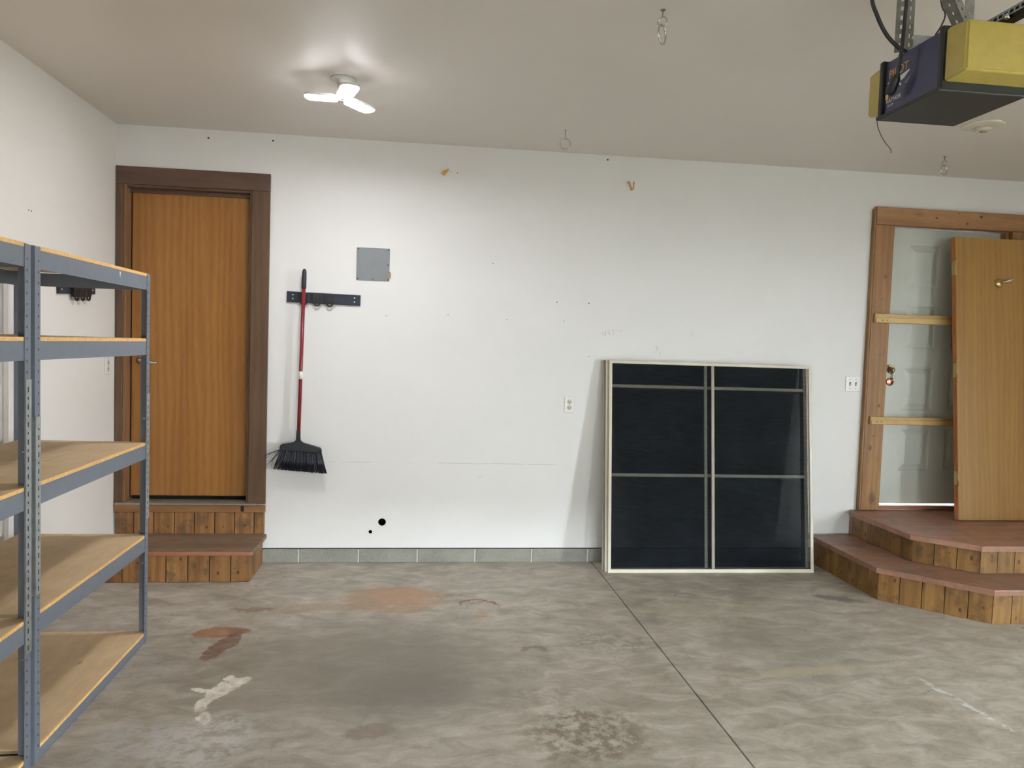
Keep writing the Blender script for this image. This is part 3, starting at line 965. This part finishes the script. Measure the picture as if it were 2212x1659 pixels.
# ------------------------------------------------------------------ steel shelves
XF, XB = 0.672, 0.062           # front and back faces of the uprights
YA, YB = -2.540, -1.385         # ends of the far unit
TOPS = (1.846, 1.528, 1.014, 0.549, 0.055)
def upright(bm, fx, sx, y, sy, h):
    """angle iron: flange along y at x = fx, flange along x at y"""
    t = 0.0025
    box(bm, *sorted((fx, fx - sx * t)), *sorted((y, y + sy * 0.040)), 0.0, h)
    box(bm, *sorted((fx - sx * t, fx - sx * 0.040)), *sorted((y, y + sy * t)), 0.0, h)
def shelf_unit(label, y0, y1):
    t = thing('shelving_unit', label, 'shelf', ((XF + XB) / 2, (y0 + y1) / 2, 0.0), group='grey steel shelving units by the left wall')
    for fx, sx in ((XF, 1), (XB, -1)):
        for y, sy in ((y0, 1), (y1, -1)):
            bm = BM()
            upright(bm, fx, sx, y, sy, 1.842)
            u = obj('upright', bm, 'grey', t)
            bm = BM()
            for i in range(46):
                z = 0.06 + i * 0.0385
                for dy in (0.026,):
                    yy = y + sy * dy
                    box(bm, *sorted((fx - sx * 0.0005, fx + sx * 0.0004)), yy - 0.0025, yy + 0.0025, z - 0.004, z + 0.004)
            s_ = obj('slot_row', bm, 'slot', u)
            s_['kind'] = 'stuff'
            for z in (0.40, 1.13):
                obj('bolt', lathe(BM(), [(0.007, 0), (0.006, 0.003), (0, 0.004)], 8, (fx - sx * 0.022, y + sy * 0.0025, z), 'y' if sy > 0 else '-y'), 'zinc', u)
    for z in TOPS:
        zb = z - 0.019
        h_ = 0.062 if z > 0.1 else 0.034
        obj('beam', box(BM(), XF - 0.0046, XF - 0.0026, y0 + 0.003, y1 - 0.003, zb - h_, zb + 0.004, 0.0006), 'grey', t)
        obj('beam', box(BM(), XB + 0.0026, XB + 0.0046, y0 + 0.003, y1 - 0.003, zb - h_, zb + 0.004, 0.0006), 'grey', t)
        obj('end_beam', box(BM(), XB + 0.004, XF - 0.004, y0 + 0.0028, y0 + 0.0048, zb - h_, zb + 0.002, 0.0006), 'grey', t)
        obj('end_beam', box(BM(), XB + 0.004, XF - 0.004, y1 - 0.0048, y1 - 0.0028, zb - h_, zb + 0.002, 0.0006), 'grey', t)
        b = obj('shelf_board', box(BM(), XB + 0.006, XF - 0.0055, y0 + 0.0055, y1 - 0.0055, zb + 0.0045, z, 0.0015), 'osb', t)
        obj('board_edge', box(BM(), XF - 0.0054, XF - 0.003, y0 + 0.0420, y1 - 0.0420, zb + 0.005, z - 0.0006), 'osb_edge', b)
    return t
def splice(t, fx, y, sy, z0, z1):
    """galvanised slotted angle bolted over the joint of an upright"""
    bm = BM()
    box(bm, fx + 0.0008, fx + 0.0028, *sorted((y + sy * 0.003, y + sy * 0.038)), z0, z1)
    box(bm, fx - 0.030, fx + 0.0028, *sorted((y - sy * 0.0026, y - sy * 0.0006)), z0, z1)
    s_ = obj('splice_angle', bm, 'zinc', t)
    bm = BM()
    i = 0
    z = z0 + 0.02
    while z < z1 - 0.015:
        hh = 0.009 if i % 2 == 0 else 0.0045
        yy = y + sy * 0.023
        box(bm, fx + 0.0027, fx + 0.0032, yy - 0.0028, yy + 0.0028, z - hh, z + hh)
        z += 0.030
        i += 1
    q = obj('slot_row', bm, 'slot', s_)
    q['kind'] = 'stuff'
uA = shelf_unit('grey steel shelving unit beside the brown oak door and its step', YA, YB)
W2 = YB - YA
GAP = 0.028
uB = shelf_unit('grey steel shelving unit joined to the end of the one by the oak door', YA - GAP - W2, YA - GAP)
splice(uA, XF, YA, 1, 0.614, 1.249)
splice(uA, XF, YB, -1, 0.632, 1.255)
splice(uB, XF, YA - GAP, -1, 0.428, 1.382)
obj('paint_chip', prism_y(BM(), [(0.0, 0), (0.008, 0.026), (-0.008, 0.028)], 0, 0.0008), 'offwhite', uA, local=True).matrix_basis = Matrix.Translation(Vector((XF - 0.0022, -1.765, 1.797)) - uA.location) @ Matrix.Rotation(R(90), 4, 'Z')

# ------------------------------------------------------------------ broom and racks
def rack(label, loc, rotz, tilt, hooks, L=0.492, drop=0.0, g='black tool racks on the walls'):
    t = thing('tool_rack', label, 'rack', loc, (0, tilt, rotz), g)
    obj('rail', box(BM(), 0, L, -0.012, 0, 0.0, 0.074, 0.002), 'navy', t, local=True)
    obj('rail_lip', box(BM(), 0.002, L - 0.002, -0.018, -0.0122, 0.066, 0.073, 0.002), 'navy', t, local=True)
    for x in (0.04, L - 0.04):
        for z in (0.025, 0.052):
            obj('screw', lathe(BM(), [(0.0055, 0), (0.004, 0.0015), (0, 0.002)], 10, (x, -0.0122, z), '-y'), 'offwhite', t, local=True)
    for x in hooks:
        k_ = obj('clip', box(BM(), x - 0.036, x + 0.036, -0.032, -0.0125, 0.004 - drop, 0.066, 0.004), 'black', t, local=True)
        obj('clip_hook', tube(BM(), arc((x, -0.028, 0.006 - drop), 0.020, 180, 360, 10, 'xz'), 0.006, 8), 'black', k_, local=True)
    return t
rack('black plastic tool rack on the white wall holding the broom', (1.102, -0.001, 1.796), 0, R(1.0), (0.115, 0.205, 0.290))
rack('empty black plastic tool rack on the left wall behind the shelves', (0.001, -0.845, 1.757), R(90), R(-3.0), (0.19, 0.27, 0.35), drop=0.022)

br = thing('broom', 'red-handled broom with black bristles hanging on the wall rack', 'broom', (1.205, -0.06, 0.64))
top, bot = Vector((1.2235, -0.058, 2.02)), Vector((1.204, -0.062, 0.842))
ax = (bot - top).normalized()
obj('pole', tube(BM(), [top + ax * 0.11, bot + ax * 0.02], 0.0125, 14), 'red', br)
obj('grip', tube(BM(), [top, top + ax * 0.006, top + ax * 0.02, top + ax * 0.06, top + ax * 0.128, top + ax * 0.132], [0.006, 0.011, 0.0145, 0.016, 0.0165, 0.0135], 14), 'black', br)
obj('sticker', tube(BM(), [top + ax * 0.690, top + ax * 0.742], 0.0131, 14), 'white', br)
hp = [(-0.012, 0.09), (0.012, 0.09), (0.014, 0.02), (0.030, 0.004), (0.150, -0.030), (0.157, -0.045), (0.157, -0.062), (-0.120, -0.050), (-0.120, -0.020), (-0.110, -0.008), (-0.030, 0.006), (-0.014, 0.022)]
bm = prism_y(BM(), [(1.204 + x, 0.842 + z) for x, z in hp], -0.082, -0.044)
bmesh.ops.bevel(bm, geom=list(bm.edges), offset=0.004, segments=2, affect='EDGES')
obj('head', bm, 'black', br)
bm = BM()
for i in range(420):
    u = random.random()
    yy = -0.063 + random.uniform(-0.016, 0.016)
    x0 = 1.204 + (-0.117 + 0.271 * u)
    z0 = 0.842 - 0.045 - 0.012 * u
    x1 = 1.204 + (-0.160 + 0.352 * u) + random.uniform(-0.006, 0.006)
    z1 = 0.842 - 0.178 - 0.029 * u + random.uniform(-0.003, 0.004)
    if u < 0.03 and random.random() < 0.4:
        x1 -= random.uniform(0.02, 0.07)
        z1 += random.uniform(0.02, 0.09)
    tube(bm, [(x0, yy, z0), ((x0 + x1) / 2, yy * 1.02, (z0 + z1) / 2), (x1, yy + random.uniform(-0.006, 0.006), z1)], [0.0028, 0.0025, 0.0016], 4)
for dx, dz in ((-0.095, -0.085), (-0.093, -0.098), (-0.07, -0.13), (-0.06, -0.15), (-0.05, -0.16), (-0.085, -0.11)):
    tube(bm, bez([(1.09, -0.06, 0.80), (1.075 + dx * 0.4, -0.062, 0.80 + dz * 0.25), (1.075 + dx, -0.06, 0.842 + dz)], 5), 0.0012, 4)
bs = obj('bristles', bm, 'bristle', br)
bs['kind'] = 'stuff'

# ------------------------------------------------------------------ small wall fittings
cp = thing('cover_plate', 'square grey metal cover plate screwed to the white wall above the rack', 'cover plate', (1.674, -0.002, 1.965))
obj('plate', box(BM(), 1.562, 1.786, -0.006, -0.0005, 1.965, 2.188, 0.002), 'plate', cp)
for x, z in ((1.572, 1.975), (1.776, 1.975), (1.572, 2.178), (1.776, 2.178), (1.674, 1.975), (1.776, 2.075)):
    obj('screw', lathe(BM(), [(0.004, 0), (0, 0.0015)], 8, (x, -0.006, z), '-y'), 'slot', cp)
obj('foam_bead', tube(BM(), bez([(1.789, -0.003, 2.03), (1.793, -0.004, 2.01), (1.790, -0.004, 1.985)], 5), 0.0045, 6), 'yhook', cp)

def outlet(label, loc, rotz):
    t = thing('wall_outlet', label, 'outlet', loc, (0, 0, rotz), 'duplex outlets')
    obj('plate', box(BM(), -0.036, 0.036, -0.007, -0.0005, -0.057, 0.057, 0.003), 'white', t, local=True)
    for z in (0.020, -0.020):
        bm = lathe(BM(), [(0.017, 0), (0.0165, 0.002), (0, 0.0022)], 20, (0, -0.0068, z), '-y')
        s_ = obj('socket', bm, 'ivory', t, local=True)
        bm = BM()
        box(bm, -0.008, -0.0055, -0.0096, -0.0088, z - 0.002, z + 0.007)
        box(bm, 0.0055, 0.008, -0.0096, -0.0088, z - 0.002, z + 0.006)
        lathe(bm, [(0.003, 0), (0.003, 0.0008)], 8, (0, -0.0088, z - 0.009), '-y')
        obj('slot', bm, 'slot', s_, local=True)
    obj('screw', lathe(BM(), [(0.003, 0), (0, 0.001)], 8, (0, -0.007, 0), '-y'), 'chrome', t, local=True)
outlet('white duplex outlet on the white wall beside the leaning window screens', (3.079, 0, 1.1415), 0)
outlet('white duplex outlet on the left wall beside the oak door casing', (0, -0.138, 1.336), R(90))
sw = thing('light_switch', 'two-gang white toggle switch beside the pine door casing', 'switch', (5.231, 0, 1.345))
obj('plate', box(BM(), -0.058, 0.058, -0.007, -0.0005, -0.057, 0.057, 0.003), 'white', sw, local=True)
for x in (-0.023, 0.023):
    obj('toggle_slot', box(BM(), x - 0.006, x + 0.006, -0.0076, -0.0068, -0.013, 0.013), 'slot', sw, local=True)
    obj('toggle', box(BM(), x - 0.0045, x + 0.0045, -0.018, -0.007, -0.010, 0.004, 0.0015), 'ivory', sw, local=True)
    for z in (0.033, -0.033):
        obj('screw', lathe(BM(), [(0.003, 0), (0, 0.001)], 8, (x, -0.007, z), '-y'), 'slot', sw, local=True)

# yellow vinyl screw hooks high on the wall
h1 = obj('utility_hook', tube(BM(), bez([(2.172, 0.004, 2.748), (2.168, -0.02, 2.744), (2.150, -0.045, 2.715), (2.140, -0.065, 2.700), (2.132, -0.075, 2.712), (2.150, -0.075, 2.725)], 6), 0.0065, 8), 'yhook')
tag(own_base(h1), 'yellow vinyl hook turned sideways on the wall above the cover plate', 'hook', 'yellow hooks')
h2 = obj('utility_hook', tube(BM(), bez([(3.448, 0.004, 2.735), (3.448, -0.022, 2.732), (3.452, -0.045, 2.700), (3.458, -0.060, 2.672), (3.468, -0.075, 2.685), (3.468, -0.080, 2.722)], 6), 0.0055, 8), 'yhook')
tag(own_base(h2), 'upright yellow vinyl hook on the wall high above the window screens', 'hook', 'yellow hooks')

# ------------------------------------------------------------------ ceiling fittings
def ring_hook(label, x, y, spin, R0=0.036, eye=0.018):
    t = thing('ring_hook', label, 'hook', (x, y, HC), (0, 0, spin), 'steel eye bolts with hanging rings')
    obj('flange', lathe(BM(), [(0.011, 0), (0.010, 0.003), (0.005, 0.005)], 12, (0, 0, 0), '-z'), 'steel', t, local=True)
    obj('shank', tube(BM(), [(0, 0, -0.003), (0, 0, -0.030)], 0.0032, 8), 'steel', t, local=True)
    obj('eye', tube(BM(), arc((0, 0, -0.028 - eye), eye, 90, 450 - 18, 20, 'yz')[:-1], 0.0032, 8, closed=True), 'chrome', t, local=True)
    obj('ring', tube(BM(), arc((0, 0, -0.028 - 2 * eye - R0 + 0.006), R0, 90, 450 - 12, 30, 'xz')[:-1], 0.0042, 8, closed=True), 'chrome', t, local=True)
    return t
ring_hook('steel eye bolt with a large ring between the lamp and the blue opener', 2.933, -2.33, R(50), 0.037, 0.019)
ring_hook('steel eye bolt with ring in the ceiling near the yellow hooks', 2.882, -0.552, R(-14), 0.033, 0.016)
ring_hook('steel eye bolt with ring in the ceiling above the white panelled door', 5.483, -0.535, R(20), 0.032, 0.018)
lh = thing('smoke_detector', 'cream round detector on the ceiling beyond the blue opener', 'detector', (5.216, -1.228, HC))
obj('base', lathe(BM(), [(0.112, 0), (0.110, 0.006), (0.10, 0.010), (0.078, 0.018), (0.06, 0.020)], 32, (0, 0, 0), '-z'), 'ivory', lh, local=True)
obj('dome', lathe(BM(), [(0.050, 0.018), (0.046, 0.030), (0.036, 0.036), (0, 0.037)], 24, (0, 0, 0), '-z'), 'ivory', lh, local=True)
obj('button', lathe(BM(), [(0.020, 0.036), (0.019, 0.040), (0, 0.041)], 16, (0, 0, 0), '-z'), 'taupe', lh, local=True)

lp = thing('ceiling_lamp', 'lit three-panel folding garage lamp on the ceiling near the oak door', 'lamp', (1.568, -1.215, HC))
obj('canopy', lathe(BM(), [(0.066, 0), (0.066, 0.010), (0.058, 0.020), (0.034, 0.026), (0.030, 0.030)], 32, (0, 0, 0), '-z'), 'white', lp, local=True)
obj('pull_slot', box(BM(), -0.018, 0.018, -0.054, -0.050, -0.021, -0.017), 'plate', lp, local=True)
obj('socket', lathe(BM(), [(0.028, 0.026), (0.026, 0.060), (0.020, 0.064), (0.020, 0.086), (0.026, 0.090), (0.026, 0.106), (0, 0.108)], 24, (0, 0, 0), '-z'), 'white', lp, local=True)
for az, tilt in ((168, 3), (46, -4), (-72, 4)):
    a = R(az)
    e = Matrix.Translation((0, 0, -0.104)) @ Matrix.Rotation(a, 4, 'Z') @ Matrix.Rotation(-R(tilt), 4, 'Y')
    outline = [(0.030, -0.022), (0.045, -0.044), (0.165, -0.049), (0.192, -0.041), (0.202, -0.020), (0.202, 0.020), (0.192, 0.041), (0.165, 0.049), (0.045, 0.044), (0.030, 0.022)]
    bm = prism(BM(), outline, 0.0, 0.012)
    bmesh.ops.transform(bm, matrix=e, verts=bm.verts)
    p = obj('panel_shell', bm, 'white', lp, local=True)
    bm = prism(BM(), [(x * 0.985 + 0.001, y * 0.93) for x, y in outline], -0.0042, -0.0003)
    bmesh.ops.transform(bm, matrix=e, verts=bm.verts)
    obj('led_panel', bm, 'led', p, local=True)

# ------------------------------------------------------------------ garage door opener
op = thing('garage_opener', 'blue and yellow garage door opener hung from the ceiling on steel angles', 'door opener', (3.70, -3.0, 2.38))
OX0, OX1, OY0, OY1, OZ0, OZ1 = 3.575, 3.850, -3.15, -2.84, 2.385, 2.572
obj('body', box(BM(), OX0 + 0.004, OX1 - 0.004, OY0 + 0.003, OY1 - 0.003, OZ0 + 0.006, OZ1, 0.006), 'blue', op)
body = op.children[0]
obj('bottom_pan', box(BM(), OX0 - 0.012, OX1 + 0.012, OY0 - 0.010, OY1 + 0.012, OZ0 - 0.006, OZ0 + 0.006, 0.004), 'pan', op)
for y in (OY0, OY1):
    s_ = -1 if y == OY0 else 1
    bm = BM()
    box(bm, OX0 - 0.008, OX1 + 0.008, *sorted((y - s_ * 0.012, y + s_ * 0.010)), OZ0 - 0.004, OZ1 + 0.006, 0.005)
    obj('end_frame', bm, 'pan', op)
    # lens: a rounded tray as wide as the case, a little deeper at the bottom
    bm = BM()
    ya, yb = y + s_ * 0.010, y + s_ * 0.096
    rows_ = []
    for yy, ix, za, zt in ((ya, 0.000, 0.020, 0.004), (yb, 0.008, 0.030, 0.010)):
        rows_.append([bm.verts.new(p) for p in ((OX0 + ix, yy, OZ0 + za), (OX1 - ix, yy, OZ0 + za), (OX1 - ix, yy, OZ1 - zt), (OX0 + ix, yy, OZ1 - zt))])
    A, B = rows_
    for i in range(4):
        bm.faces.new((A[i], A[(i + 1) % 4], B[(i + 1) % 4], B[i]))
    bm.faces.new(A[::-1])
    bm.faces.new(B)
    bmesh.ops.recalc_face_normals(bm, faces=bm.faces)
    bmesh.ops.bevel(bm, geom=list(bm.edges), offset=0.006, segments=3, affect='EDGES')
    obj('light_lens', bm, 'lens', op)
obj('hanger_plate', box(BM(), OX0 + 0.01, OX1 - 0.01, -3.02, -2.90, OZ1, OZ1 + 0.008, 0.002), 'zinc', op)
def perforated(name, p, q, wdir, width, mat='steel', parent=op, pitch=0.030, hole=0.014, t=0.0025):
    """flat strip from p to q with a row of holes right through it"""
    p, q, wv = Vector(p), Vector(q), Vector(wdir).normalized()
    d = (q - p)
    L = d.length
    d.normalize()
    wv = (wv - d * wv.dot(d)).normalized()
    nn = d.cross(wv)
    bm = BM()
    def slab(a0, a1, b0, b1):
        r = bmesh.ops.create_cube(bm, size=1.0)
        for v in r['verts']:
            v.co = p + d * (a0 + (v.co.x + .5) * (a1 - a0)) + wv * (b0 + (v.co.y + .5) * (b1 - b0)) + nn * (v.co.z * t)
    e = (width - hole * 0.62) / 2
    slab(0, L, 0, e)
    slab(0, L, width - e, width)
    n = int(L / pitch)
    for i in range(n + 1):
        a0 = i * pitch
        a1 = min(L, a0 + pitch - hole)
        if a1 > a0:
            slab(a0, a1, e, width - e)
    return obj(name, bm, mat, parent)
# left hanger angle (two flanges), diagonal brace, far hanger
perforated('hanger_angle', (3.587, -2.945, OZ1 + 0.006), (3.587, -2.945, HC), (-0.8, 0.6, 0), 0.036)
perforated('hanger_angle', (3.5825, -2.945, OZ1 + 0.006), (3.5825, -2.945, HC), (0.95, 0.3, 0), 0.036)
hb = obj('hanger_foot', box(BM(), 3.585, 3.70, -2.985, -2.982, OZ1 + 0.002, OZ1 + 0.045, 0.001), 'zinc', op)
obj('bolt', lathe(BM(), [(0.009, 0), (0.009, 0.007), (0, 0.008)], 6, (3.603, -2.955, OZ1 + 0.045), '-y'), 'chrome', op)
perforated('brace_angle', (3.800, -3.00, OZ1 + 0.004), (3.625, -2.98, HC), (0.9, 0.3, 0), 0.040, hole=0.010)
perforated('brace_angle', (3.800, -3.00, OZ1 + 0.004), (3.625, -2.98, HC), (-0.3, 0.95, 0), 0.040, hole=0.010)
perforated('hanger_angle', (3.840, -2.88, OZ1 + 0.006), (3.840, -2.88, HC), (1, 0, 0), 0.034, hole=0.008)
# drive rail towards the garage door
bm = BM()
box(bm, 3.735, 3.775, -7.10, -2.95, OZ1 + 0.012, OZ1 + 0.045, 0.003)
rl = obj('drive_rail', bm, 'blackmetal', op)
perforated('rail_strip', (3.733, -3.02, OZ1 + 0.022), (3.733, -4.6, OZ1 + 0.022), (0, 0, 1), 0.018, 'zinc', rl, 0.022, 0.016)
obj('bolt', lathe(BM(), [(0.010, 0), (0.010, 0.008), (0, 0.010)], 6, (3.732, -3.22, OZ1 + 0.018), '-x'), 'chrome', rl)
# cords
obj('power_cord', tube(BM(), bez([(3.445, -2.95, HC), (3.450, -2.95, 2.75), (3.475, -2.95, 2.681), (3.511, -2.95, 2.624), (3.553, -2.95, 2.588), (3.59, -2.95, OZ1)], 8), 0.0065, 8), 'black', op)
obj('hanging_cord', tube(BM(), bez([(3.550, -3.0, HC), (3.543, -3.0, 2.72), (3.541, -2.998, 2.63), (3.540, -2.99, 2.54), (3.540, -2.975, 2.475)], 8), 0.006, 8), 'black', op)
obj('plug', tube(BM(), [(3.540, -2.977, 2.487), (3.540, -2.972, 2.475), (3.540, -2.945, 2.445), (3.540, -2.937, 2.437)], [0.008, 0.014, 0.017, 0.013], 10), 'black', op)
obj('plug_pin', box(BM(), 3.5385, 3.5415, -2.936, -2.920, 2.418, 2.436), 'brass', op)
obj('sensor_wire', tube(BM(), bez([(3.64, -3.0, HC), (3.664, -3.0, 2.728), (3.682, -3.0, 2.685), (3.671, -3.0, 2.647), (3.650, -3.0, 2.612), (3.632, -3.0, OZ1)], 8), 0.0028, 6), 'wire', op)
obj('antenna_wire', tube(BM(), bez([(3.545, -2.865, OZ0 - 0.002), (3.548, -2.87, 2.345), (3.565, -2.88, 2.300), (3.592, -2.88, 2.272), (3.596, -2.88, 2.257)], 8), 0.0014, 6), 'wire', op)

# print on the blue side: reads along -y, seen from the left
XP = OX0 + 0.0035
def side_text(body_txt, size, y, z, mat, shear=0.0, sx=1.0):
    cu = bpy.data.curves.new('print_text', 'FONT')
    cu.body = body_txt
    cu.size = size
    cu.extrude = 0.0003
    cu.shear = shear
    tmp = bpy.data.objects.new('print_text', cu)
    C.objects.link(tmp)
    dg = bpy.context.evaluated_depsgraph_get()
    me = bpy.data.meshes.new_from_object(tmp.evaluated_get(dg))
    bpy.data.objects.remove(tmp)
    me.transform(Matrix.Diagonal((sx, 1, 1, 1)))
    # text x -> -y, text y -> z, normal -> -x
    me.transform(Matrix(((0, 0, -1, XP), (-1, 0, 0, y), (0, 1, 0, z), (0, 0, 0, 1))))
    me.transform(Matrix.Translation(-base_of(body)))
    me.materials.clear()
    me.materials.append(M[mat])
    o = bpy.data.objects.new('lettering', me)
    C.objects.link(o)
    o.parent = body
    return o
side_text('PILOT', 0.040, -2.870, 2.510, 'orange', 0, 1.0)
side_text('RAYNOR', 0.020, -2.862, 2.428, 'offwhite', 0, 1.0)
side_text('1/2 HP', 0.012, -2.868, 2.413, 'offwhite', 0.2, 1.0)
def side_shape(name, pts, mat, lift=0.0):
    bm = BM()
    vs = [bm.verts.new((XP - 0.0004 - lift, -2.87 - u, 2.512 + v_)) for u, v_ in pts]
    f = bm.faces.new(vs)
    r = bmesh.ops.extrude_face_region(bm, geom=[f])
    for v_ in r['geom']:
        if isinstance(v_, bmesh.types.BMVert):
            v_.co.x += 0.0006
    bmesh.ops.recalc_face_normals(bm, faces=bm.faces)
    obj(name, bm, mat, body)
side_shape('plane_wing', [(-0.006, -0.014), (0.0, -0.022), (0.028, -0.030), (0.050, -0.032), (0.085, -0.026), (0.112, -0.010), (0.113, -0.004), (0.105, -0.006), (0.060, -0.012), (0.030, -0.011)], 'offwhite')
side_shape('plane_tail', [(0.030, -0.028), (0.037, -0.030), (0.028, -0.048)], 'offwhite')
side_shape('plane_tail', [(0.055, -0.030), (0.062, -0.030), (0.074, -0.044), (0.066, -0.044)], 'offwhite')
side_shape('plane_fin', [(0.046, -0.014), (0.054, -0.014), (0.051, 0.016)], 'offwhite', 0.0004)
side_shape('plane_body', [(0.043, -0.038), (0.048, -0.042), (0.056, -0.040), (0.060, -0.026), (0.057, -0.014), (0.050, -0.010), (0.043, -0.016), (0.041, -0.028)], 'orange', 0.0006)
side_shape('swash_mark', [(0.088, -0.042), (0.100, -0.040), (0.108, -0.034), (0.118, -0.026), (0.112, -0.036), (0.100, -0.046)], 'lilac')
